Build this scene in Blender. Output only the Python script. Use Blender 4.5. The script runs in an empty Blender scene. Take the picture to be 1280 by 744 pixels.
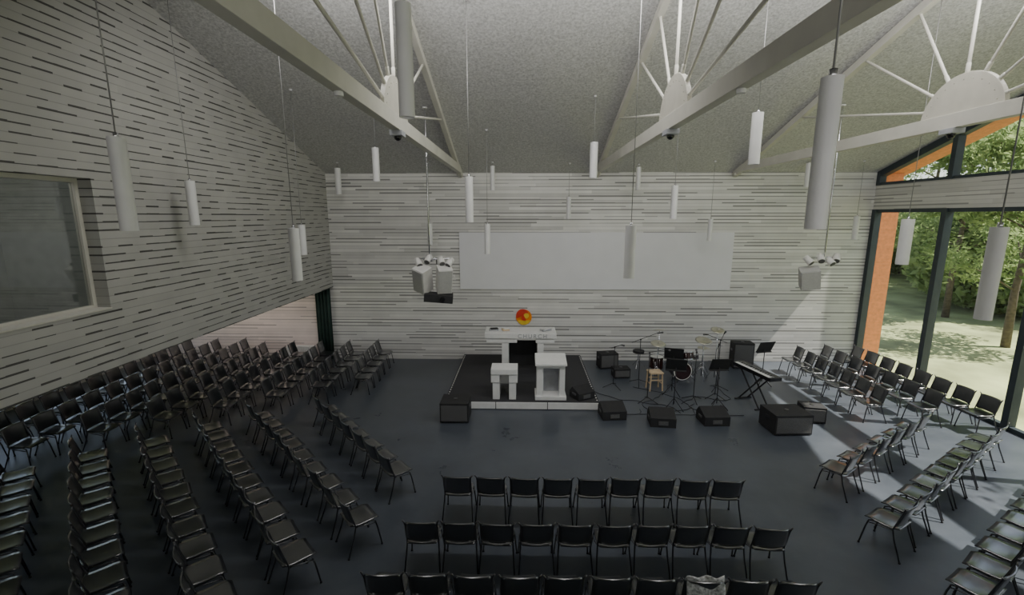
import bpy, bmesh, math, random
from mathutils import Vector, Matrix
random.seed(7)
rnd = random.random
S = bpy.context.scene

# ------------------------------------------------------------ materials
def nmat(name):
    m = bpy.data.materials.new(name); m.use_nodes = True
    nt = m.node_tree; return m, nt, nt.nodes, nt.links, nt.nodes['Principled BSDF']

def M(name, col, rough=.5, metal=0., var=.12, scale=6., bump=0., spec=None, coat=0., cior=1.5):
    m, nt, N, L, P = nmat(name)
    P.inputs['Roughness'].default_value = rough
    P.inputs['Metallic'].default_value = metal
    if spec is not None: P.inputs['Specular IOR Level'].default_value = spec
    if coat: P.inputs['Coat Weight'].default_value = coat; P.inputs['Coat Roughness'].default_value = .18; P.inputs['Coat IOR'].default_value = cior
    tc = N.new('ShaderNodeTexCoord'); nz = N.new('ShaderNodeTexNoise')
    nz.inputs['Scale'].default_value = scale; nz.inputs['Detail'].default_value = 4
    L.new(tc.outputs['Object'], nz.inputs['Vector'])
    r = N.new('ShaderNodeValToRGB')
    r.color_ramp.elements[0].position = .3; r.color_ramp.elements[1].position = .7
    r.color_ramp.elements[0].color = [c*(1-var) for c in col]+[1]
    r.color_ramp.elements[1].color = [min(1, c*(1+var)) for c in col]+[1]
    L.new(nz.outputs['Fac'], r.inputs['Fac']); L.new(r.outputs['Color'], P.inputs['Base Color'])
    if bump:
        b = N.new('ShaderNodeBump'); b.inputs['Strength'].default_value = bump; b.inputs['Distance'].default_value = .01
        L.new(nz.outputs['Fac'], b.inputs['Height']); L.new(b.outputs['Normal'], P.inputs['Normal'])
    return m

def slats(name, axis, base, pitch, seglen, thresh, gap0, gap1, dark=(.02,.02,.02), s0=.35, s1=.6, tv=.2):
    m, nt, N, L, P = nmat(name)
    P.inputs['Roughness'].default_value = .6
    tc = N.new('ShaderNodeTexCoord'); sp = N.new('ShaderNodeSeparateXYZ')
    L.new(tc.outputs['Object'], sp.inputs[0])
    A = sp.outputs[axis]; Z = sp.outputs['Z']
    def mth(op, a, b=None, c=None):
        n = N.new('ShaderNodeMath'); n.operation = op
        for i, v in enumerate((a, b, c)):
            if v is None: continue
            if isinstance(v, (int, float)): n.inputs[i].default_value = v
            else: L.new(v, n.inputs[i])
        return n.outputs[0]
    def wn(x, y):
        c = N.new('ShaderNodeCombineXYZ')
        for i, v in enumerate((x, y)):
            if isinstance(v, (int, float)): c.inputs[i].default_value = v
            else: L.new(v, c.inputs[i])
        w = N.new('ShaderNodeTexWhiteNoise'); w.noise_dimensions = '3D'
        L.new(c.outputs[0], w.inputs['Vector']); return w.outputs['Value']
    zz = mth('DIVIDE', Z, pitch); row = mth('FLOOR', zz); f = mth('FRACT', zz)
    rr = wn(3.3, row)
    seg = mth('FLOOR', mth('ADD', mth('DIVIDE', A, seglen), mth('MULTIPLY', rr, 13.7)))
    w1 = wn(seg, row)
    on = mth('GREATER_THAN', w1, thresh)
    gw = mth('ADD', gap0, mth('MULTIPLY', mth('MULTIPLY', mth('SUBTRACT', w1, thresh), on), gap1))
    gap = mth('LESS_THAN', f, gw)
    strength = mth('MULTIPLY', gap, mth('ADD', s0, mth('MULTIPLY', on, s1)))
    seg2 = mth('FLOOR', mth('ADD', mth('DIVIDE', A, 3.6), mth('MULTIPLY', rr, 5.1)))
    tone = mth('ADD', 1-tv*.7, mth('MULTIPLY', wn(seg2, row), tv))
    nz = N.new('ShaderNodeTexNoise'); nz.inputs['Scale'].default_value = 2.2
    L.new(tc.outputs['Object'], nz.inputs['Vector'])
    tone = mth('MULTIPLY', tone, mth('ADD', .9, mth('MULTIPLY', nz.outputs['Fac'], .2)))
    vm = N.new('ShaderNodeVectorMath'); vm.operation = 'SCALE'; vm.inputs[0].default_value = base
    L.new(tone, vm.inputs['Scale'])
    mx = N.new('ShaderNodeMix'); mx.data_type = 'RGBA'
    L.new(strength, mx.inputs[0]); L.new(vm.outputs[0], mx.inputs[6]); mx.inputs[7].default_value = (*dark, 1)
    L.new(mx.outputs[2], P.inputs['Base Color'])
    b = N.new('ShaderNodeBump'); b.inputs['Strength'].default_value = .3; b.inputs['Distance'].default_value = .01
    L.new(mth('SUBTRACT', 1., gap), b.inputs['Height']); L.new(b.outputs['Normal'], P.inputs['Normal'])
    return m

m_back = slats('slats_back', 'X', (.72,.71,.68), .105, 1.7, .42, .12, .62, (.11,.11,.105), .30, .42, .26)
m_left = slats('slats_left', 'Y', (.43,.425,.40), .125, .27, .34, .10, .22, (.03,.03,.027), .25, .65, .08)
m_right = slats('slats_right', 'Y', (.62,.61,.57), .105, 1.7, .42, .12, .50, (.14,.14,.135), .28, .36, .24)
m_recess = slats('slats_recess', 'X', (.85,.74,.69), .105, 1.5, .5, .08, .4, (.15,.12,.11), .3, .4, .15)

m_floor, nt, N, L, P = nmat('linoleum_floor')
tc = N.new('ShaderNodeTexCoord'); n1 = N.new('ShaderNodeTexNoise'); n1.inputs['Scale'].default_value = .9; n1.inputs['Detail'].default_value = 9; n1.inputs['Roughness'].default_value = .65
n2 = N.new('ShaderNodeTexNoise'); n2.inputs['Scale'].default_value = 60
L.new(tc.outputs['Object'], n1.inputs['Vector']); L.new(tc.outputs['Object'], n2.inputs['Vector'])
r = N.new('ShaderNodeValToRGB'); r.color_ramp.elements[0].position = .3; r.color_ramp.elements[1].position = .75
r.color_ramp.elements[0].color = (.052,.062,.077,1); r.color_ramp.elements[1].color = (.095,.108,.128,1)
L.new(n1.outputs['Fac'], r.inputs['Fac']); L.new(r.outputs['Color'], P.inputs['Base Color'])
r2 = N.new('ShaderNodeMapRange'); r2.inputs['To Min'].default_value = .20; r2.inputs['To Max'].default_value = .42
L.new(n1.outputs['Fac'], r2.inputs['Value']); L.new(r2.outputs[0], P.inputs['Roughness'])
b = N.new('ShaderNodeBump'); b.inputs['Strength'].default_value = .05; b.inputs['Distance'].default_value = .003
L.new(n2.outputs['Fac'], b.inputs['Height']); L.new(b.outputs['Normal'], P.inputs['Normal'])

m_ceil, nt, N, L, P = nmat('wood_wool_ceiling')
tc = N.new('ShaderNodeTexCoord'); n1 = N.new('ShaderNodeTexNoise'); n1.inputs['Scale'].default_value = 20; n1.inputs['Detail'].default_value = 6; n1.inputs['Roughness'].default_value = .8
L.new(tc.outputs['Object'], n1.inputs['Vector'])
r = N.new('ShaderNodeValToRGB'); r.color_ramp.elements[0].position = .36; r.color_ramp.elements[1].position = .60
r.color_ramp.elements[0].color = (.38,.378,.37,1); r.color_ramp.elements[1].color = (.70,.695,.68,1)
L.new(n1.outputs['Fac'], r.inputs['Fac']); L.new(r.outputs['Color'], P.inputs['Base Color'])
P.inputs['Roughness'].default_value = .9
b = N.new('ShaderNodeBump'); b.inputs['Strength'].default_value = .5; b.inputs['Distance'].default_value = .02
L.new(n1.outputs['Fac'], b.inputs['Height']); L.new(b.outputs['Normal'], P.inputs['Normal'])

m_beam = M('white_painted_timber', (.60,.585,.52), .5, var=.06, scale=3)
m_white = M('white_lacquer', (.80,.80,.78), .4, var=.04)
m_screen = M('projection_screen', (.74,.74,.76), .8, var=.02, scale=2)
m_tube = M('pendant_white', (.72,.72,.71), .45, var=.03)
m_wire = M('steel_wire', (.3,.3,.29), .4, .3)
m_black = M('black_plastic', (.016,.018,.021), .28, var=.2, scale=20, spec=.8, coat=1., cior=1.8)
m_blackmat = M('black_matte', (.02,.02,.021), .75, var=.2)
m_blackgl = M('black_lacquer', (.012,.012,.014), .2)
m_steel = M('dark_steel_tube', (.10,.10,.105), .3, .85)
m_chrome = M('chrome', (.62,.62,.64), .2, 1.)
m_frame = M('aluminium_frame_dark', (.030,.042,.050), .45, var=.1)
m_orange = M('orange_timber', (.72,.25,.09), .55, var=.15, scale=9)
m_stage = M('stage_carpet', (.035,.035,.038), .85, var=.25, scale=40, bump=.2)
m_wood = M('light_wood', (.62,.47,.30), .5, var=.15, scale=9)
m_red = M('drum_dark_red', (.032,.012,.011), .25, coat=.5)
m_brass = M('cymbal_brass', (.62,.60,.50), .28, 1.)
m_skin = M('drumhead', (.75,.75,.72), .6)
m_green = M('curtain_green', (.02,.045,.035), .8, var=.2)
m_room = M('control_room_paint', (.30,.32,.30), .8)
m_grill = M('speaker_grill', (.10,.10,.10), .7, var=.3, scale=90)
m_grillw = M('speaker_grill_white', (.46,.46,.44), .7, var=.2, scale=90)
m_spk = M('speaker_white', (.70,.69,.66), .5, var=.05)
m_key = M('keys_white', (.8,.8,.78), .3)
m_lred = M('logo_red', (.70,.05,.02), .4); m_lor = M('logo_orange', (.9,.28,.02), .4); m_lye = M('logo_yellow', (.85,.58,.05), .4)
m_grey = M('grey_letters', (.38,.39,.41), .5)
m_plate = M('plate_white', (.55,.53,.46), .45, var=.05)
m_cloth = M('patterned_cloth', (.6,.6,.6), .9, var=.6, scale=30, bump=.4)
m_bark = M('bark', (.12,.095,.07), .9, var=.35, scale=8, bump=.6)
m_ground = M('dry_grass', (.36,.40,.19), .95, var=.45, scale=.5)
m_conc = M('painted_plaster', (.6,.6,.57), .7, var=.05)

def glassmat(name, tint, base, edge):
    m = bpy.data.materials.new(name); m.use_nodes = True
    nt = m.node_tree; N = nt.nodes; L = nt.links; N.remove(N['Principled BSDF'])
    o = N['Material Output']; t = N.new('ShaderNodeBsdfTransparent'); t.inputs[0].default_value = (*tint, 1)
    g = N.new('ShaderNodeBsdfGlossy'); g.inputs['Roughness'].default_value = .02
    lw = N.new('ShaderNodeLayerWeight'); lw.inputs['Blend'].default_value = .5
    p = N.new('ShaderNodeMath'); p.operation = 'POWER'; p.inputs[1].default_value = 5; L.new(lw.outputs['Facing'], p.inputs[0])
    q = N.new('ShaderNodeMath'); q.operation = 'MULTIPLY_ADD'; q.inputs[1].default_value = edge; q.inputs[2].default_value = base; L.new(p.outputs[0], q.inputs[0])
    mx = N.new('ShaderNodeMixShader'); L.new(q.outputs[0], mx.inputs[0]); L.new(t.outputs[0], mx.inputs[1]); L.new(g.outputs[0], mx.inputs[2])
    L.new(mx.outputs[0], o.inputs[0]); return m
m_glass = glassmat('window_glass', (.98,.985,.975), .02, .4)
m_glassd = glassmat('studio_glass', (.8,.82,.81), .12, .5)

m_leaf = bpy.data.materials.new('leaves'); m_leaf.use_nodes = True
nt = m_leaf.node_tree; N = nt.nodes; L = nt.links; N.remove(N['Principled BSDF'])
d = N.new('ShaderNodeBsdfDiffuse'); tr = N.new('ShaderNodeBsdfTranslucent'); mx = N.new('ShaderNodeMixShader'); mx.inputs[0].default_value = .45
tc = N.new('ShaderNodeTexCoord'); nz = N.new('ShaderNodeTexNoise'); nz.inputs['Scale'].default_value = 1.8; nz.inputs['Detail'].default_value = 6
r = N.new('ShaderNodeValToRGB'); r.color_ramp.elements[0].position = .35; r.color_ramp.elements[1].position = .66
r.color_ramp.elements[0].color = (.14,.22,.08,1); r.color_ramp.elements[1].color = (.50,.60,.28,1)
L.new(tc.outputs['Object'], nz.inputs['Vector']); L.new(nz.outputs['Fac'], r.inputs[0])
L.new(r.outputs[0], d.inputs[0]); L.new(r.outputs[0], tr.inputs[0]); L.new(d.outputs[0], mx.inputs[1]); L.new(tr.outputs[0], mx.inputs[2])
L.new(mx.outputs[0], N['Material Output'].inputs[0])

# ------------------------------------------------------------ mesh builder
class B:
    def __init__(s): s.bm = bmesh.new(); s.ms = []
    def mi(s, m):
        if m not in s.ms: s.ms.append(m)
        return s.ms.index(m)
    def face(s, vs, m, smooth=False):
        try: f = s.bm.faces.new(vs)
        except ValueError: return
        f.material_index = s.mi(m); f.smooth = smooth
    def box(s, c, sz, m, R=None):
        c = Vector(c); h = Vector(sz)/2; v = []
        for x in (-1, 1):
            for y in (-1, 1):
                for z in (-1, 1):
                    p = Vector((x*h.x, y*h.y, z*h.z))
                    if R is not None: p = R @ p
                    v.append(s.bm.verts.new(c+p))
        for q in ((0,1,3,2),(4,6,7,5),(0,4,5,1),(2,3,7,6),(0,2,6,4),(1,5,7,3)): s.face([v[i] for i in q], m)
    def bb(s, a, b, m):
        s.box([(a[i]+b[i])/2 for i in range(3)], [abs(b[i]-a[i]) for i in range(3)], m)
    def beam(s, p0, p1, w, h, m):
        p0 = Vector(p0); p1 = Vector(p1); d = p1-p0; y = d.normalized()
        x = y.cross(Vector((0,0,1))).normalized(); z = x.cross(y)
        s.box((p0+p1)/2, (w, d.length, h), m, Matrix((x, y, z)).transposed())
    def cyl(s, p0, p1, r0, m, r1=None, seg=12, caps=True):
        s.tube([p0, p1], r0, m, seg, caps, r1)
    def tube(s, pts, r, m, seg=8, caps=True, r1=None):
        pts = [Vector(p) for p in pts]; n = len(pts); rings = []
        t = (pts[1]-pts[0]).normalized()
        ref = Vector((0,0,1)) if abs(t.z) < .9 else Vector((1,0,0))
        u = t.cross(ref).normalized()
        for i, p in enumerate(pts):
            if i == 0: t = pts[1]-p
            elif i == n-1: t = p-pts[i-1]
            else: t = (pts[i+1]-p).normalized()+(p-pts[i-1]).normalized()
            t.normalize(); u = (u - t*u.dot(t)).normalized(); w = t.cross(u)
            rr = r if r1 is None else r+(r1-r)*i/(n-1)
            rings.append([s.bm.verts.new(p+u*rr*math.cos(2*math.pi*k/seg)+w*rr*math.sin(2*math.pi*k/seg)) for k in range(seg)])
        for i in range(n-1):
            for k in range(seg):
                s.face([rings[i][k], rings[i][(k+1)%seg], rings[i+1][(k+1)%seg], rings[i+1][k]], m, True)
        if caps: s.face(rings[0][::-1], m); s.face(rings[-1], m)
    def prism(s, poly, vec, m):
        a = [s.bm.verts.new(Vector(p)) for p in poly]; v = Vector(vec)
        b = [s.bm.verts.new(Vector(p)+v) for p in poly]; n = len(a)
        s.face(a, m); s.face(b[::-1], m)
        for i in range(n): s.face([a[i], b[i], b[(i+1)%n], a[(i+1)%n]], m)
    def shell(s, fn, nu, nv, th, m):
        g = [[None]*(nv+1) for _ in range(nu+1)]; h = [[None]*(nv+1) for _ in range(nu+1)]
        e = 1e-3
        for i in range(nu+1):
            for j in range(nv+1):
                u, v = i/nu, j/nv; p = Vector(fn(u, v))
                du = Vector(fn(min(u+e,1), v))-Vector(fn(max(u-e,0), v)); dv = Vector(fn(u, min(v+e,1)))-Vector(fn(u, max(v-e,0)))
                nn = du.cross(dv).normalized()
                g[i][j] = s.bm.verts.new(p); h[i][j] = s.bm.verts.new(p-nn*th)
        for i in range(nu):
            for j in range(nv):
                s.face([g[i][j], g[i+1][j], g[i+1][j+1], g[i][j+1]], m, True)
                s.face([h[i][j], h[i][j+1], h[i+1][j+1], h[i+1][j]], m, True)
        for i in range(nu):
            s.face([g[i][0], h[i][0], h[i+1][0], g[i+1][0]], m); s.face([g[i][nv], g[i+1][nv], h[i+1][nv], h[i][nv]], m)
        for j in range(nv):
            s.face([g[0][j], g[0][j+1], h[0][j+1], h[0][j]], m); s.face([g[nu][j], h[nu][j], h[nu][j+1], g[nu][j+1]], m)
    def ball(s, c, r, m, seg=12, rings=8):
        if isinstance(r, (int, float)): r = (r, r, r)
        c = Vector(c); top = s.bm.verts.new(c+Vector((0,0,r[2]))); bot = s.bm.verts.new(c-Vector((0,0,r[2]))); R = []
        for i in range(1, rings):
            a = math.pi*i/rings
            R.append([s.bm.verts.new(c+Vector((r[0]*math.sin(a)*math.cos(2*math.pi*k/seg), r[1]*math.sin(a)*math.sin(2*math.pi*k/seg), r[2]*math.cos(a)))) for k in range(seg)])
        for k in range(seg):
            s.face([top, R[0][k], R[0][(k+1)%seg]], m, True); s.face([bot, R[-1][(k+1)%seg], R[-1][k]], m, True)
            for i in range(len(R)-1): s.face([R[i][k], R[i+1][k], R[i+1][(k+1)%seg], R[i][(k+1)%seg]], m, True)
    def mesh(s, name):
        bmesh.ops.recalc_face_normals(s.bm, faces=s.bm.faces)
        me = bpy.data.meshes.new(name); s.bm.to_mesh(me); s.bm.free()
        for m in s.ms: me.materials.append(m)
        return me
    def obj(s, name, loc=(0,0,0), rz=0., bevel=0.):
        return inst(name, s.mesh(name), loc, rz, bevel)
def inst(name, me, loc=(0,0,0), rz=0., bevel=0., sc=1.):
    o = bpy.data.objects.new(name, me); S.collection.objects.link(o)
    o.location = loc; o.rotation_euler = (0, 0, rz); o.scale = (sc, sc, sc)
    if bevel:
        md = o.modifiers.new('bevel', 'BEVEL'); md.width = bevel; md.segments = 2; md.limit_method = 'ANGLE'; md.angle_limit = .9
    return o

# ------------------------------------------------------------ room
XL, XR, YB, YR = -6.4, 11.1, 14.9, -3.0
XO = -13.0; YM = 7.45
def rz_(y): return 8.7-.333*abs(y-YM)
b = B(); b.bb((XO, YR, -.25), (XR+.15, YB+.2, 0), m_floor); b.obj('floor')
b = B(); b.bb((XL-.3, YB, 0), (XR+.0, YB+.2, rz_(YB)+.02), m_back); b.obj('wall_back')
b = B(); b.bb((XO, YB, 0), (XL-.3, YB+.2, 2.5), m_recess); b.obj('wall_back_recess')
b = B()
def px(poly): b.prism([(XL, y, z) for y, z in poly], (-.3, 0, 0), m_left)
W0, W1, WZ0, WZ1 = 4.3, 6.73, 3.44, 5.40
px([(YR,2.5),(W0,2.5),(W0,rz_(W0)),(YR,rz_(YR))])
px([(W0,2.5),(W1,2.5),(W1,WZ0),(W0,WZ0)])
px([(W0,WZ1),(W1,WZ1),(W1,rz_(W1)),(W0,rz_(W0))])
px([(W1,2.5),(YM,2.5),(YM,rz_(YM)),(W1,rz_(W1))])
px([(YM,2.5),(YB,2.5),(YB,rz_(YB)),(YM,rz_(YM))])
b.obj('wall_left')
b = B()
fx = XL-.26
for (a, c) in (((fx-.03,W0,WZ0),(fx+.05,W1,WZ0+.06)), ((fx-.03,W0,WZ1-.06),(fx+.05,W1,WZ1)), ((fx-.03,W0,WZ0+.06),(fx+.05,W0+.06,WZ1-.06)), ((fx-.03,W1-.06,WZ0+.06),(fx+.05,W1,WZ1-.06))):
    b.bb(a, c, m_beam)
b.bb((XL-.2, W0, WZ0), (XL+.02, W1, WZ0+.02), m_beam)
b.bb((fx, W0+.06, WZ0+.06), (fx+.012, W1-.06, WZ1-.06), m_glassd)
b.obj('window_1')
b = B()
b.bb((-9.2,3.2,2.7),(-9.1,7.8,6.2), m_room); b.bb((-9.1,3.2,2.7),(XL-.3,3.3,6.2), m_room); b.bb((-9.1,7.7,2.7),(XL-.3,7.8,6.2), m_room)
b.bb((-9.1,3.3,6.1),(XL-.3,7.7,6.2), m_room)
b.bb((-9.1,5.0,2.75),(-9.07,5.9,4.9), m_blackmat)
b.obj('wall_control_room')
b = B(); b.bb((XO, YR, 2.5), (XL-.3, YB, 2.7), m_conc); b.obj('ceiling_recess')
b = B()
b.bb((XO-.2,YR,0),(XO,YB+.2,.7), m_conc); b.bb((XO-.2,YR,2.25),(XO,YB+.2,2.7), m_conc)
for y in (-2.9, .6, 4.1, 7.6, 11.1, 14.7): b.bb((XO-.2,y-.1,.7),(XO,y+.1,2.25), m_conc)
b.obj('wall_left_outer')
b = B(); b.bb((XO-.11,YR+.2,.7),(XO-.1,YB-.3,2.25), m_glass); b.obj('window_2')
b = B(); b.bb((XO-.2,YR-.2,0),(XR+.15,YR,rz_(YR)), m_conc); b.obj('wall_rear')
b = B()
for y0, y1 in ((YR-.2, YM), (YM, YB+.25)):
    b.prism([(XL-.35,y0,rz_(y0)),(XL-.35,y1,rz_(y1)),(XL-.35,y1,rz_(y1)+.2),(XL-.35,y0,rz_(y0)+.2)], (XR+.18-XL+.35,0,0), m_ceil)
b.obj('ceiling')
b = B()
for y0, y1 in ((YR-.2, YM), (YM, YB+.25)):
    b.prism([(XR+.18,y0,rz_(y0)-.05),(XR+.18,y1,rz_(y1)-.05),(XR+.18,y1,rz_(y1)+.2),(XR+.18,y0,rz_(y0)+.2)], (.8,0,0), m_orange)
b.bb((XR+.18,YB-.02,-.1),(XR+.80,YB+.2,rz_(YB)-.06), m_orange)
b.obj('trim_1')
b = B(); b.bb((XR,YR,5.06),(XR+.18,YB,5.80), m_right); b.obj('wall_right')
mull = [14.82, 12.4, 10.0, 7.6, 5.2, 2.8, .4, -2.0]
b = B()
b.bb((XR+.02,YR,0),(XR+.16,YB,.10), m_frame); b.bb((XR+.02,YR,4.96),(XR+.16,YB,5.06), m_frame)
for y in mull: b.bb((XR-.03,y-.075,.0),(XR+.17,y+.075,5.06), m_frame)
b.bb((XR+.08,YR,.1),(XR+.092,YB,4.96), m_glass)
b.obj('window_3')
b = B()
b.bb((XR+.0,YR,5.80),(XR+.16,YB,5.88), m_frame)
for y in mull[:-1]:
    b.bb((XR-.03,y-.07,5.8),(XR+.17,y+.07,rz_(y)-.04), m_frame)
for y0, y1 in ((-1.2, YM), (YM, YB)):
    b.prism([(XR-.02,y0,rz_(y0)-.2),(XR-.02,y1,rz_(y1)-.2),(XR-.02,y1,rz_(y1)-.005),(XR-.02,y0,rz_(y0)-.005)], (.19,0,0), m_frame)
b.prism([(XR+.08,-1.2,5.85),(XR+.08,YB,5.85),(XR+.08,YB,rz_(YB)-.1),(XR+.08,YM,rz_(YM)-.1),(XR+.08,-1.2,rz_(-1.2)-.05)], (.012,0,0), m_glass)
b.obj('window_4')
b = B(); b.bb((XL,YR,3.0),(XR-.04,.3,3.2), m_conc); b.obj('floor_balcony')
b = B(); b.bb((XL+.02,.22,3.2),(XR-.06,.28,3.3), m_beam); b.bb((XL+.02,.2,4.0),(XR-.06,.28,4.06), m_beam)
for i in range(59): b.cyl((XL+.2+i*.29,.25,3.3),(XL+.2+i*.29,.25,4.0),.008,m_steel,seg=6)
b.obj('balcony_railing')
b = B(); b.bb((-2.1,YB-.045,2.45),(6.8,YB-.005,4.33), m_screen); b.obj('projection_screen', bevel=.006)
b = B()
b.shell(lambda u,v: (-6.98+.5*u, YB-.12+.04*math.sin(u*28), .02+v*2.46), 40, 2, .01, m_green); b.obj('curtain')
b = B(); b.box((0,0,.28),(.95,.14,.4), m_white)
for i in range(15): b.box((-.42+i*.06,-.075,.28),(.03,.02,.36), m_white)
b.box((-.35,0,.04),(.05,.08,.08),m_white); b.box((.35,0,.04),(.05,.08,.08),m_white)
b.obj('radiator',(-7.6,YB-.12,0), bevel=.004)

# ------------------------------------------------------------ trusses
def truss(X):
    b = B(); zb = 6.30
    y0, y1 = .05, YB-.02
    b.bb((-.07,y0,zb-.11),(.07,y1,zb+.11), m_beam)
    for ye in (y0, y1):
        b.beam((0,ye,rz_(ye)-.09),(0,YM,rz_(YM)-.09), .12, .15, m_beam)
    R = .68; n = 24; zt = zb+.11
    poly = [(-.035, YM+R*math.cos(math.pi*k/n), zt-.08+R*math.sin(math.pi*k/n)*.95) for k in range(n+1)]
    b.prism(poly, (.07,0,0), m_plate)
    for k in range(1, 12):
        a = math.pi*k/12
        for sx in (-1, 1): b.cyl((sx*.034,YM+.58*math.cos(a),zt-.08+.55*math.sin(a)),(sx*.046,YM+.58*math.cos(a),zt-.08+.55*math.sin(a)),.011,m_plate,seg=6)
    for yy in (7.45, 8.5, 9.65, 11.6, 6.4, 5.25, 3.3):
        d = Vector((0, yy-YM, rz_(yy)-.12-zt)); u = d.normalized()
        b.cyl(Vector((0, YM, zt))+u*.55, (0, yy, rz_(yy)-.14), .024, m_beam, seg=10)
        b.cyl(Vector((0,YM,zt))+u*.55, Vector((0,YM,zt))+u*.70, .03, m_beam, seg=10)
    b.box((0,YM+.1,zb-.15),(.2,.24,.08), m_grey); b.ball((0,YM+.1,zb-.2),.06,m_blackgl)
    b.cyl((0,5.2,zb-.11),(0,5.2,zb-.16),.05,m_white)
    b.box((0,YB-.12,zb-.15),(.2,.2,.08), m_beam)
    b.obj('roof_truss', (X,0,0), bevel=.006)
for X in (-2.02, 2.32, 6.66): truss(X)

# ------------------------------------------------------------ pendants
P_ = [(-.90,3.66,6.0,.80,.060),(1.60,2.55,5.17,.78,.052),(-3.52,4.0,5.12,.8,.068),(-5.95,8.15,5.08,.78,.080),(-3.49,6.85,4.27,.8,.078),
(-5.2,10.6,4.3,.7,.08),(-5.67,14.1,5.9,.78,.09),(-3.62,11.4,6.09,.8,.085),(-.97,8.25,5.14,.8,.072),(-.94,14.1,5.98,.72,.07),(-.97,12.3,4.24,.8,.08),
(-2.9,14.1,4.3,.64,.08),(1.62,10.9,6.12,.8,.09),(1.63,6.96,4.31,.8,.082),(1.39,14.2,5.1,.66,.07),(3.72,11.5,5.19,.8,.08),(5.7,14.1,4.44,.66,.07),
(3.75,7.74,6.08,.8,.085),(10.06,14.1,4.5,.7,.08),(6.78,8.25,4.4,.8,.095),(4.03,3.97,4.36,.8,.060),(3.5,14.3,5.98,.68,.07),(8.52,14.2,6.06,.7,.08)]
for x,y,z,l,r in P_:
    b = B()
    b.cyl((0,0,-l/2),(0,0,l/2),r,m_tube,seg=24,caps=False)
    b.cyl((0,0,-l/2+.02),(0,0,-l/2+.03),r-.003,m_tube,seg=24); b.cyl((0,0,l/2-.012),(0,0,l/2-.002),r-.003,m_tube,seg=24)
    b.cyl((0,0,l/2-.01),(0,0,l/2+.04),.02,m_chrome)
    b.cyl((0,0,l/2),(0,0,rz_(y)-z-.03),.006,m_wire,seg=6)
    b.cyl((0,0,rz_(y)-z-.06),(0,0,rz_(y)-z-.015),.035,m_ceil)
    b.obj('pendant_lamp',(x,y,z))

# ------------------------------------------------------------ chair
def chair_mesh():
    b = B()
    for s in (-1, 1):
        b.tube([(s*.245,-.27,.008),(s*.225,-.17,.28),(s*.215,-.13,.44),(s*.213,-.17,.58),(s*.213,-.215,.74),(s*.222,-.235,.81),(s*.25,-.23,.84)], .0115, m_steel, 8)
        b.tube([(s*.245,.235,.008),(s*.22,.19,.30),(s*.205,.165,.405),(s*.20,.10,.428),(s*.205,-.12,.425)], .0115, m_steel, 8)
        b.cyl((s*.245,-.27,0),(s*.245,-.27,.02),.016,m_blackmat,seg=8); b.cyl((s*.245,.235,0),(s*.245,.235,.02),.016,m_blackmat,seg=8)
        b.tube([(s*.215,-.13,.44),(s*.235,-.02,.42),(s*.235,.10,.40),(s*.213,.17,.37)], .008, m_steel, 6)
    b.cyl((-.2,.10,.425),(.2,.10,.425),.009,m_steel,seg=6); b.cyl((-.21,-.12,.425),(.21,-.12,.425),.009,m_steel,seg=6)
    def seat(u, v):
        x = (u-.5)*2; y = -.20+.43*v
        w = .220*(1-.12*(abs(v-.5)*2)**4)
        z = .452+.012*x*x-.03*max(0,(v-.75)/.25)**2-.012*math.sin(math.pi*v)+.012*max(0,(.2-v)/.2)
        return (x*w, y, z)
    b.shell(seat, 8, 8, .012, m_black)
    def back(u, v):
        x = (u-.5)*2; z = .485+.335*v
        w = .226*(1-.14*(abs(v-.5)*2)**6)
        y = -.155-.085*v-.035*(1-x*x)
        return (x*w, y, z)
    b.shell(back, 8, 8, .012, m_black)
    return b.mesh('stacking_chair')
CM = chair_mesh()
def chair(x, y, fx, fy):
    n = math.hypot(fx, fy); fx /= n; fy /= n
    a = math.atan2(-fx, fy)+math.radians((rnd()-.5)*6)
    inst('stacking_chair', CM, (x+fx*.21+(rnd()-.5)*.02, y+fy*.21+(rnd()-.5)*.03, 0), a)
def row(p, q, n, f):
    for i in range(n):
        t = i/(n-1); chair(p[0]+(q[0]-p[0])*t, p[1]+(q[1]-p[1])*t, *f)
row((-1.02,6.5),(3.22,6.5),9,(0,1))
row((-1.36,5.42),(3.31,5.42),10,(0,1))
row((-1.61,4.52),(3.12,4.52),10,(0,1))
row((5.75,7.35),(8.35,8.98),6,(-.53,.85))
row((5.54,5.95),(9.4,8.5),9,(-.53,.85))
row((5.63,4.75),(10.3,7.75),11,(-.53,.85))
row((6.5,4.1),(10.4,6.65),9,(-.53,.85))
row((10.5,13.9),(10.6,9.95),8,(-1,.02))
row((9.6,13.95),(9.68,10.3),7,(-1,.02))
row((8.65,13.8),(8.6,10.5),7,(-1,.04))
row((-4.68,9.6),(-2.4,7.15),7,(.73,.68))
row((-6.0,9.2),(-2.6,5.85),9,(.71,.7))
row((-6.8,8.65),(-3.18,5.1),10,(.71,.7))
row((-7.45,7.98),(-3.75,4.35),10,(.71,.7))
row((-8.2,7.45),(-4.5,3.8),10,(.71,.7))
row((-8.9,6.8),(-5.6,3.5),9,(.71,.7))
for k in range(8):
    X = -4.75-.9*k; y = 12+(X+4.5)*.72+.1
    while y < 14.3:
        chair(X+(14-y)*.03, y, 1, .08); y += .56

b = B()
def cl(u, v):
    s_ = v*2-1
    y = -.235+.05*s_ + (.10 if v > .55 else 0)*(v-.55)/.45
    z = .865-.24*abs(s_)**1.3+.012*math.sin(u*14)
    return ((u-.5)*.42, y+.012*math.sin(u*11+v*5), z)
b.shell(cl, 16, 12, .008, m_cloth); b.obj('draped_jacket',(-1.61+.5255*7,4.73,0))

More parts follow.
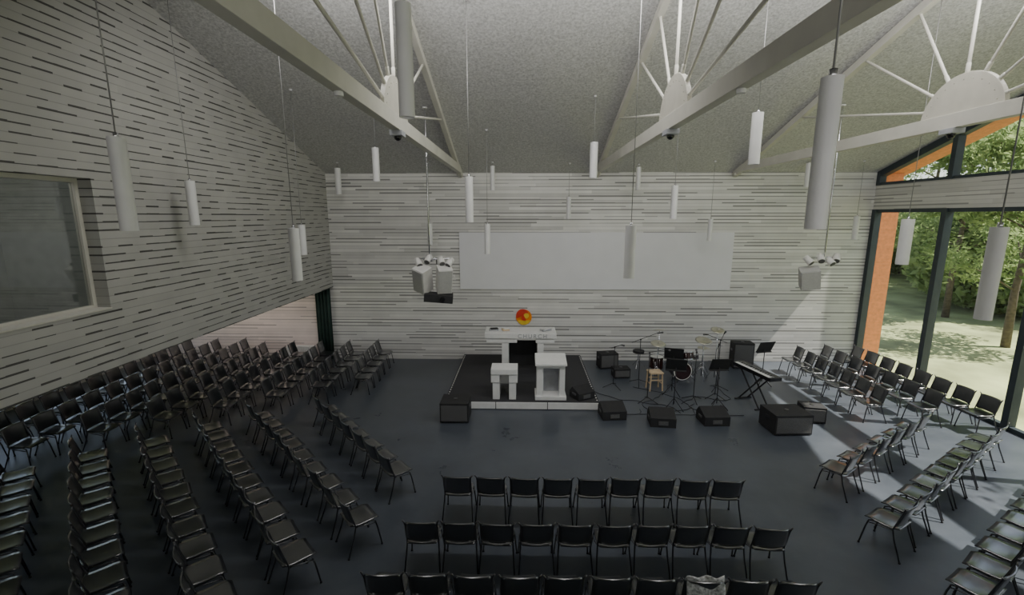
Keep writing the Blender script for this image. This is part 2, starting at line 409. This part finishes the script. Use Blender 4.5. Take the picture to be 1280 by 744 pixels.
# ------------------------------------------------------------ stage
b = B()
b.bb((-2.0,10.85,0),(1.95,14.85,.17), m_blackmat); b.bb((-2.0,10.85,.17),(1.95,14.85,.197), m_stage)
for i in range(3): b.bb((-2.0+i*1.317+.01,10.82,.02),(-2.0+(i+1)*1.317-.01,10.85,.19), m_white)
for i in range(24):
    b.box((-1.96,11.0+i*.16,.198),(.03,.05,.008), m_white); b.box((1.91,11.0+i*.16,.198),(.03,.05,.008), m_white)
b.obj('stage_platform')
b = B()
b.bb((-1.05,-.4,1.12),(1.05,.4,1.28), m_white); b.bb((-1.0,-.36,.98),(-.1,.36,1.12), m_white); b.bb((.45,-.36,.98),(1.0,.36,1.12), m_white)
b.bb((-.55,-.34,0),(-.35,.34,.98), m_white); b.bb((.5,-.34,0),(.68,.34,.98), m_white)
b.bb((-.35,.2,.1),(.5,.24,.9), m_blackmat)
ct = b.obj('communion_table',(-.07,13.2,.203), bevel=.008)
cu = bpy.data.curves.new('letters','FONT'); cu.body = 'CHURCH'; cu.size = .17; cu.extrude = .004; cu.align_x = 'CENTER'; cu.space_character = 1.35; cu.materials.append(m_grey)
to = bpy.data.objects.new('letters', cu); S.collection.objects.link(to); to.parent = ct; to.location = (.35,-.405,1.14); to.rotation_euler = (math.pi/2,0,0)
b = B()
for i,(x,w) in enumerate(((-.8,.28),(-.45,.2),(.75,.3))):
    b.box((x,0,.02+i*.004),(w,.2,.04), m_grey if i!=1 else m_wood, Matrix.Rotation(.3*i,3,'Z'))
    b.box((x+.01,.01,.05+i*.004),(w*.8,.17,.02), m_blackmat if i==0 else m_white, Matrix.Rotation(.3*i+.2,3,'Z'))
b.obj('hymn_books',(-.07,13.15,1.485))
b = B()
b.bb((-.36,-.25,0),(-.22,.25,.92), m_white); b.bb((.22,-.25,0),(.36,.25,.92), m_white)
b.bb((-.4,-.3,0),(.4,.3,.1), m_white); b.bb((-.22,.1,.1),(.22,.14,.84), m_grey); b.bb((-.22,-.25,.84),(.22,.25,.92), m_white)
b.prism([(-.4,-.32,.92),(-.4,.3,.92),(-.4,.3,1.08),(-.4,-.32,.97)],(.8,0,0),m_white)
b.bb((-.22,-.2,.2),(-.19,.1,.84), m_white)
b.obj('lectern',(.72,11.25,.203), bevel=.006)
b = B()
b.bb((-.34,-.26,.68),(.34,.26,.82), m_white); b.bb((-.34,-.24,.46),(-.12,.24,.68), m_white); b.bb((.12,-.24,.46),(.34,.24,.68), m_white)
b.bb((-.3,-.22,0),(-.12,.22,.46), m_white); b.bb((.12,-.22,0),(.3,.22,.46), m_white); b.bb((-.12,.12,.3),(.12,.16,.68), m_white)
b.obj('side_table',(-.47,11.2,.203), bevel=.008)
b = B()
def arc(m, y0, cx, cz, r, a0, a1, r2=0., k=20):
    pts=[(cx+r*math.cos(a0+(a1-a0)*i/k), y0, cz+r*math.sin(a0+(a1-a0)*i/k)) for i in range(k+1)]
    b.prism(pts, (0,.014,0), m)
pi=math.pi
arc(m_lor,-.020,0,0,.27,0,2*pi); arc(m_lred,-.035,-.04,.06,.22,pi*.15,pi*1.15); arc(m_lye,-.035,.0,-.03,.235,pi*1.12,pi*1.9)
arc(m_lye,-.050,.08,.05,.09,0,2*pi); arc(m_lred,-.065,.02,-.01,.10,pi*.6,pi*1.7)
b.obj('wall_logo',(.03,YB,1.50))

# ------------------------------------------------------------ band equipment
def wedge(name, loc, w, rz, h=.36, d=.5):
    b = B()
    b.prism([(-w/2,-d/2,0),(-w/2,d/2,0),(-w/2,d/2,h*.55),(-w/2,d*.22,h),(-w/2,-d/2,h*.62)],(w,0,0),m_blackmat)
    b.prism([(-w/2+.03,d/2+.004,h*.1),(-w/2+.03,d/2+.012,h*.1),(-w/2+.03,d/2+.012,h*.5),(-w/2+.03,d/2+.004,h*.5)],(w-.06,0,0),m_grill)
    b.box((0,-d/2-.006,h*.3),(.22,.012,.1),m_grill)
    for s in (-1,1): b.box((s*(w/2+.008),0,h*.45),(.016,.16,.05),m_grill)
    b.obj(name, loc, rz, bevel=.01)
wedge('floor_monitor',(2.2,10.5,0),.58,.1); wedge('floor_monitor',(3.3,10.15,0),.58,-.1); wedge('floor_monitor',(4.55,10.25,0),.6,.05)
wedge('floor_monitor',(1.55,11.2,.203),.5,.5,.3,.42)
def cabinet(name, loc, sz, rz=0.):
    b = B(); w,d,h = sz
    b.bb((-w/2,-d/2,.02),(w/2,d/2,h),m_blackmat); b.bb((-w/2+.03,-d/2-.012,.06),(w/2-.03,-d/2,h-.05),m_grill)
    for sx in (-1,1):
        for sy in (-1,1): b.cyl((sx*(w/2-.06),sy*(d/2-.06),0),(sx*(w/2-.06),sy*(d/2-.06),.03),.03,m_blackmat)
        b.box((sx*(w/2+.006),0,h*.7),(.012,.16,.07),m_steel)
    b.cyl((0,0,h),(0,0,h+.015),.05,m_steel)
    b.obj(name, loc, rz, bevel=.012)
cabinet('subwoofer',(-1.62,10.3,0),(.68,.6,.5)); cabinet('subwoofer',(6.05,9.9,0),(.85,.65,.48),.05); cabinet('guitar_amplifier',(6.95,10.4,0),(.5,.4,.4),-.2)
cabinet('guitar_amplifier',(7.1,14.3,0),(.62,.4,.85),-.1); cabinet('guitar_amplifier',(2.75,14.2,0),(.6,.4,.5),.2); cabinet('guitar_amplifier',(3.0,13.3,0),(.5,.35,.3),.1)

def cymbal_stand(b, x, y, h, r=.22, tilt=.2):
    for k in range(3):
        a = k*2.09+.4; b.cyl((x+.26*math.cos(a),y+.26*math.sin(a),.01),(x,y,.42),.009,m_chrome,seg=6)
    b.cyl((x,y,.1),(x,y,h),.012,m_chrome,seg=8)
    n=24; R=Matrix.Rotation(tilt,3,'X')
    def cf(u,v):
        a=2*math.pi*u; rr=.02+(r-.02)*v; p=R@Vector((rr*math.cos(a),rr*math.sin(a),.03*(1-v)**.6)); return (x+p.x,y+p.y,h+p.z)
    b.shell(cf,n,4,.003,m_brass)
def drum(b, c, r, h, axis, m=None, seg=24):
    c=Vector(c); ax=Vector(axis).normalized(); m = m or m_red
    b.cyl(c-ax*h/2,c+ax*h/2,r,m,seg=seg,caps=False)
    for s in (-1,1):
        b.cyl(c+ax*s*h/2,c+ax*s*(h/2-.004),r-.004,m_skin,seg=seg)
        b.cyl(c+ax*s*(h/2-.02),c+ax*s*(h/2+.008),r+.01,m_chrome,seg=seg,caps=False)
    u=ax.orthogonal().normalized(); w=ax.cross(u)
    for k in range(8):
        a=2*math.pi*k/8; p=c+(u*math.cos(a)+w*math.sin(a))*(r+.012); b.cyl(p-ax*h*.46,p+ax*h*.46,.006,m_chrome,seg=6)
b = B()
drum(b,(0,-.1,.29),.28,.4,(0,1,0)); b.cyl((0,-.302,.29),(0,-.306,.29),.25,m_red,seg=24); drum(b,(-.2,-.2,.74),.15,.2,(0,.35,1)); drum(b,(.17,-.2,.74),.16,.22,(0,.35,1))
drum(b,(-.6,.25,.42),.2,.36,(0,0,1)); drum(b,(.5,.2,.6),.18,.14,(0,.1,1))
b.cyl((-.2,-.2,.65),(0,-.1,.55),.014,m_chrome); b.cyl((.17,-.2,.65),(0,-.1,.55),.014,m_chrome)
for k in range(3):
    a=k*2.09; b.cyl((-.6+.22*math.cos(a),.25+.22*math.sin(a),0),(-.6+.22*math.cos(a),.25+.22*math.sin(a),.5),.008,m_chrome,seg=6)
    b.cyl((.5+.2*math.cos(a),.2+.2*math.sin(a),.01),(.5,.2,.35),.008,m_chrome,seg=6)
b.cyl((.5,.2,.2),(.5,.2,.54),.012,m_chrome)
for s in (-1,1): b.cyl((s*.24,-.25,.2),(s*.36,-.32,.01),.009,m_chrome,seg=6)
cymbal_stand(b,-.75,-.15,1.12,.22,.25); cymbal_stand(b,.62,-.2,1.2,.24,.3); cymbal_stand(b,.85,.2,.85,.18,.05); cymbal_stand(b,-.35,.75,1.3,.2,-.2); cymbal_stand(b,.95,-.35,1.55,.2,.3)
b.obj('drum_kit',(4.75,13.3,0),.1)
def throne(loc):
    b=B()
    b.cyl((0,0,.5),(0,0,.58),.18,m_blackmat,seg=24); b.cyl((0,0,.15),(0,0,.5),.018,m_chrome)
    for k in range(3):
        a=k*2.09; b.cyl((.24*math.cos(a),.24*math.sin(a),.01),(0,0,.3),.01,m_chrome,seg=6)
    b.obj('drum_stool',loc,bevel=.01)
throne((4.8,14.25,0)); throne((3.75,14.2,0))
b=B(); b.bb((-.19,-.17,.5),(.19,.17,.54),m_wood)
for sx in (-1,1):
    for sy in (-1,1): b.beam((sx*.18,sy*.15,0),(sx*.16,sy*.13,.5),.035,.035,m_wood)
    b.bb((sx*.17-.012,-.13,.2),(sx*.17+.012,.13,.23),m_wood)
b.bb((-.16,-.145,.3),(.16,-.12,.33),m_wood); b.bb((-.16,.12,.3),(.16,.145,.33),m_wood)
b.obj('wooden_stool',(3.74,12.3,0),.1,bevel=.004)
def music_stand(loc, rz):
    b=B()
    for k in range(3):
        a=k*2.09+.5; b.cyl((.27*math.cos(a),.27*math.sin(a),.01),(0,0,.3),.009,m_blackmat,seg=6)
    b.cyl((0,0,.15),(0,0,1.1),.011,m_blackmat,seg=8)
    R=Matrix.Rotation(math.radians(-25),3,'X'); b.box((0,.03,1.2),(.5,.012,.34),m_blackmat,R); b.box((0,-.03,1.03),(.5,.07,.012),m_blackmat,R)
    b.obj('music_stand',loc,rz)
def mic_stand(loc, rz, h=1.35):
    b=B()
    for k in range(3):
        a=k*2.09+.9; b.cyl((.3*math.cos(a),.3*math.sin(a),.01),(0,0,.14),.009,m_blackmat,seg=6)
    b.cyl((0,0,.1),(0,0,h),.010,m_blackmat,seg=8)
    e=Vector((0,-.45,h+.2)); b.cyl((0,.25,h-.1),e,.008,m_blackmat,seg=6); b.ball((0,0,h),.025,m_blackmat)
    b.cyl(e,e+Vector((0,-.13,.02)),.014,m_blackmat,r1=.02); b.ball(e+Vector((0,-.15,.023)),.028,m_grill)
    b.obj('microphone_stand',loc,rz)
music_stand((3.85,10.95,0),2.9); music_stand((4.95,11.0,0),3.2); music_stand((4.1,11.9,0),2.8); music_stand((6.9,12.6,0),3.4)
mic_stand((3.3,11.4,0),.6); mic_stand((4.55,11.5,0),-.4); mic_stand((5.2,11.7,0),2.5,1.5); mic_stand((3.4,12.7,0),1.5); mic_stand((5.5,12.3,0),-1.2,1.45); mic_stand((2.6,12.4,0),.2,1.2)
b=B()
b.bb((-.68,-.17,.86),(.68,.17,.95),m_blackgl); b.bb((-.62,-.16,.95),(.62,.0,.957),m_key)
for i in range(50):
    if i%7 not in (2,6): b.bb((-.61+i*.0245+.014,-.07,.957),(-.61+i*.0245+.026,0,.967),m_blackgl)
b.bb((-.3,.04,.95),(.3,.14,.955),m_grill)
for s in (-1,1):
    b.beam((-.38,s*.14,.02),(.38,s*.14,.86),.03,.03,m_blackmat); b.beam((.38,s*.14,.02),(-.38,s*.14,.86),.03,.03,m_blackmat)
for sx in (-.38,.38): b.bb((sx-.02,-.25,0),(sx+.02,.25,.03),m_blackmat); b.bb((sx-.02,-.17,.83),(sx+.02,.17,.86),m_blackmat)
b.obj('electric_keyboard',(6.05,11.35,0),-1.35,bevel=.003)
b=B()
for k in range(9):
    x0,y0=1.9+rnd()*3.4,10.7+rnd()*.6; pts=[]
    a=rnd()*6
    for i in range(18):
        pts.append((x0,y0,.008)); x0=min(max(x0+.16*math.cos(a),1.99),5.6); y0=min(max(y0+.16*math.sin(a),10.6),13); a+=(rnd()-.5)*1.3
    pts=[p for i,p in enumerate(pts) if i==0 or (Vector(p)-Vector(pts[i-1])).length>.03]
    if len(pts)>2: b.tube(pts,.007,m_blackmat,6)
b.obj('audio_cables')

# ------------------------------------------------------------ hanging speaker clusters
def speaker(b, c, R, w=.36, d=.34, h=.62, m=None):
    m=m or m_spk; c=Vector(c)
    b.box(c,(w,d,h),m,R); b.box(c+R@Vector((0,-d/2-.012,0)),(w*.9,.024,h*.94),m_grillw,R)
def spot(b, c, R):
    c=Vector(c); b.cyl(c+R@Vector((0,.1,0)),c+R@Vector((0,-.12,0)),.07,m_spk,r1=.085,seg=14); b.cyl(c+R@Vector((0,-.121,0)),c+R@Vector((0,-.125,0)),.07,m_grill,seg=14)
    b.tube([c+R@Vector((-.09,0,0)),c+R@Vector((-.09,0,.0))+Vector((0,0,.12)),c+R@Vector((.09,0,0))+Vector((0,0,.12)),c+R@Vector((.09,0,0))],.008,m_spk,6)
RX=lambda a:Matrix.Rotation(a,3,'X'); RZ=lambda a:Matrix.Rotation(a,3,'Z')
b=B(); top=rz_(11.3)-3.65-.02
b.cyl((-.1,0,.1),(-.1,0,top),.018,m_chrome); b.cyl((-.1,0,top-.03),(-.1,0,top),.06,m_white)
b.cyl((-.45,0,.15),(.45,0,.15),.022,m_chrome); b.cyl((0,-.3,.12),(0,.3,.12),.022,m_chrome)
speaker(b,(-.28,-.05,-.36),RZ(-.6)@RX(.35)@Matrix.Rotation(.3,3,'Y'),h=.66); speaker(b,(.26,-.05,-.36),RZ(.35)@RX(.35),h=.66)
b.cyl((-.25,0,.15),(-.25,0,-.1),.012,m_chrome); b.cyl((.25,0,.15),(.25,0,-.1),.012,m_chrome)
for x,a in ((-.38,.6),(-.12,-.3),(.2,.4),(.42,-.6)): spot(b,(x,-.05,.12+.06*math.cos(x*9)),RZ(a)@RX(.7))
b.box((.1,.0,-.84),(.72,.46,.2),m_blackmat,RZ(.15)@Matrix.Rotation(.1,3,'Y')); b.cyl((.24,-.23,-.84),(.24,-.29,-.84),.06,m_blackgl,seg=16)
b.cyl((.05,.12,.12),(.05,.12,-.76),.014,m_blackmat)
b.obj('speaker_cluster',(-2.25,11.3,3.65),0,bevel=.01)
b=B(); top=rz_(11.3)-3.72-.02
b.cyl((.2,0,0),(.2,0,top),.018,m_chrome); b.cyl((.2,0,top-.03),(.2,0,top),.06,m_white); b.cyl((-.25,0,.12),(.5,0,.12),.022,m_chrome)
speaker(b,(-.1,0,-.38),RZ(-.35)@RX(.3)@Matrix.Rotation(-.15,3,'Y'),.42,.34,.5,m_grillw); b.cyl((-.1,.1,.12),(-.1,.1,-.1),.012,m_chrome)
for x,a in ((-.2,.5),(.1,-.3),(.32,.3),(.48,-.6)): spot(b,(x,-.03,.1+.05*math.cos(x*11)),RZ(a)@RX(.7))
b.obj('speaker_cluster',(7.2,11.3,3.72),0,bevel=.01)

# ------------------------------------------------------------ outside
b=B(); b.bb((XR+.16,-60,-.4),(110,110,-.1),m_ground); b.bb((-60,-60,-.4),(XO-.2,110,-.1),m_ground); b.obj('ground')
def tree_mesh(h, crown, nleaf, lowest, seed, ls=.12):
    random.seed(seed); b=B()
    pts=[(0,0,-.15),(.05,.02,h*.25),(-.04,.06,h*.5),(.05,0,h*.75),(0,0,h*.95)]
    b.tube(pts,.16,m_bark,10,True,.03)
    cl=[]
    for k in range(18):
        a=random.random()*6.28; z=h*(lowest+(.95-lowest)*random.random()); L_=crown*(.5+.6*random.random())*(1-.4*(z/h))
        e=Vector((L_*math.cos(a),L_*math.sin(a),z+L_*.35)); b.tube([(0,0,z-.3),e*.5+Vector((0,0,z*.5)),e],.05,m_bark,6,True,.012)
        cl.append((e,.8+random.random()*.6)); cl.append((Vector((e.x*.55,e.y*.55,(z+e.z)/2)),.7+random.random()*.5))
    for i in range(nleaf):
        c,r=random.choice(cl); d=Vector((random.gauss(0,1),random.gauss(0,1),random.gauss(0,.7))).normalized()*r*random.random()**.4
        p=c+d; u=Vector((random.gauss(0,1),random.gauss(0,1),random.gauss(0,1))).normalized(); w=u.orthogonal().normalized(); s=ls*(.6+.8*random.random())
        vs=[b.bm.verts.new(p+q) for q in (-u*s,w*s*.5,u*s,-w*s*.5)]; b.face(vs,m_leaf)
    return b.mesh('deciduous_tree')
T1=tree_mesh(9,2.8,8000,.28,3); T2=tree_mesh(11,3.2,9500,.16,5)
random.seed(11)
for x,y,s,k in ((18.5,17.2,.9,0),(21,22.5,.95,0),(16.4,6.6,.95,0),(25,24,1.0,1),(31,19,1.1,1),(29,30,1.1,1),(24,33,1.,0),(36,22,1.2,1),(34,29,1.2,1),(28,39,1.2,1),(39,30,1.3,1),(33,42,1.3,1),(28,9,.95,1),(34,12,1.1,1),(41,17,1.2,1),(44,36,1.4,1),(40,46,1.4,1),(27,1,1.,0),(46,26,1.4,1),(24,44,1.2,1)):
    inst('deciduous_tree',(T1,T2)[k],(x,y,0),random.random()*6,0,s)
def bush_mesh(seed):
    random.seed(seed); b=B()
    for k in range(7):
        a=random.random()*6.28; b.tube([(0,0,-.1),(.5*math.cos(a),.5*math.sin(a),.8),(1.1*math.cos(a),1.1*math.sin(a),1.7)],.03,m_bark,5,True,.01)
    for i in range(6000):
        d=Vector((random.gauss(0,1),random.gauss(0,1),random.gauss(0,1))).normalized()*random.random()**.35
        p=Vector((d.x*2,d.y*2,1.5+d.z*1.55)); u=Vector((random.gauss(0,1),random.gauss(0,1),random.gauss(0,1))).normalized(); w=u.orthogonal().normalized(); s=.13*(.6+.8*random.random())
        b.face([b.bm.verts.new(p+q) for q in (-u*s,w*s*.5,u*s,-w*s*.5)],m_leaf)
    return b.mesh('shrub')
BM=bush_mesh(4); random.seed(21)
for i in range(34):
    a=i/33; inst('shrub',BM,(27+4*math.sin(a*11)+a*4,4+a*46,0),random.random()*6,0,1.+random.random()*.9)

# ------------------------------------------------------------ light
w=bpy.data.worlds.new('World'); S.world=w; w.use_nodes=True; N=w.node_tree.nodes; L=w.node_tree.links
sk=N.new('ShaderNodeTexSky'); sk.sky_type='NISHITA'; sk.sun_disc=False; sk.sun_elevation=math.radians(52); sk.sun_rotation=math.radians(90)
hs=N.new('ShaderNodeHueSaturation'); hs.inputs['Saturation'].default_value=.65
L.new(sk.outputs[0],hs.inputs['Color']); L.new(hs.outputs[0],N['Background'].inputs[0]); N['Background'].inputs[1].default_value=.25
sd=Vector((.86,-.12,1.22)).normalized()
l=bpy.data.lights.new('sun','SUN'); l.energy=11.; l.angle=.012; l.color=(1,.95,.87); o=bpy.data.objects.new('sun',l); S.collection.objects.link(o); o.rotation_euler=sd.to_track_quat('Z','Y').to_euler(); o.location=(30,-4,40)
def area(name,loc,dirv,sx,sy,e,col=(1,1,1),portal=False):
    l=bpy.data.lights.new(name,'AREA'); l.shape='RECTANGLE'; l.size=sx; l.size_y=sy; l.energy=e; l.color=col
    o=bpy.data.objects.new(name,l); S.collection.objects.link(o); o.location=loc; o.rotation_euler=Vector(dirv).to_track_quat('-Z','Z').to_euler()
    if portal: l.cycles.is_portal=True
    return o
area('portal_right',(XR+.3,6,2.6),(-1,0,0),18,5.2,1,portal=True)
area('portal_clerestory',(XR+.3,6.8,7.2),(-1,0,0),16,2.8,1,portal=True)
area('portal_left',(XO-.3,6,1.5),(1,0,0),18,1.6,1,portal=True)
area('balcony_fill',(2.3,-2.2,4.6),(0,1,.35),14,1.0,130,(1,.98,.97))  # unseen fill added behind the camera to brighten the hall, not a fixture
area('ridge_fill',(2.3,YM-.6,8.2),(0,.8,-1),13,.5,360,(1,.98,.97))  # added soft fill, hidden under the ridge, to lift the interior brightness
area('control_room_fill',(-7.8,6.,6.0),(0,0,-1),1.2,.6,18,(1,.98,.95))  # fill added to make the room behind the left window look lighter
area('recess_fill',(-9.5,13.2,2.46),(0,.7,-1),4,.3,28,(1,.90,.86))  # extra warm fill, put in to brighten the recess back wall

# ------------------------------------------------------------ camera
c=bpy.data.cameras.new('camera'); c.sensor_width=36; c.lens=565/1280*36; c.clip_start=.05; c.clip_end=300
o=bpy.data.objects.new('camera',c); S.collection.objects.link(o); o.location=(0,0,4.85); o.rotation_euler=(math.radians(90-10.2),0,math.radians(1.42)); S.camera=o
S.view_settings.view_transform='AgX'; S.view_settings.exposure=0.0
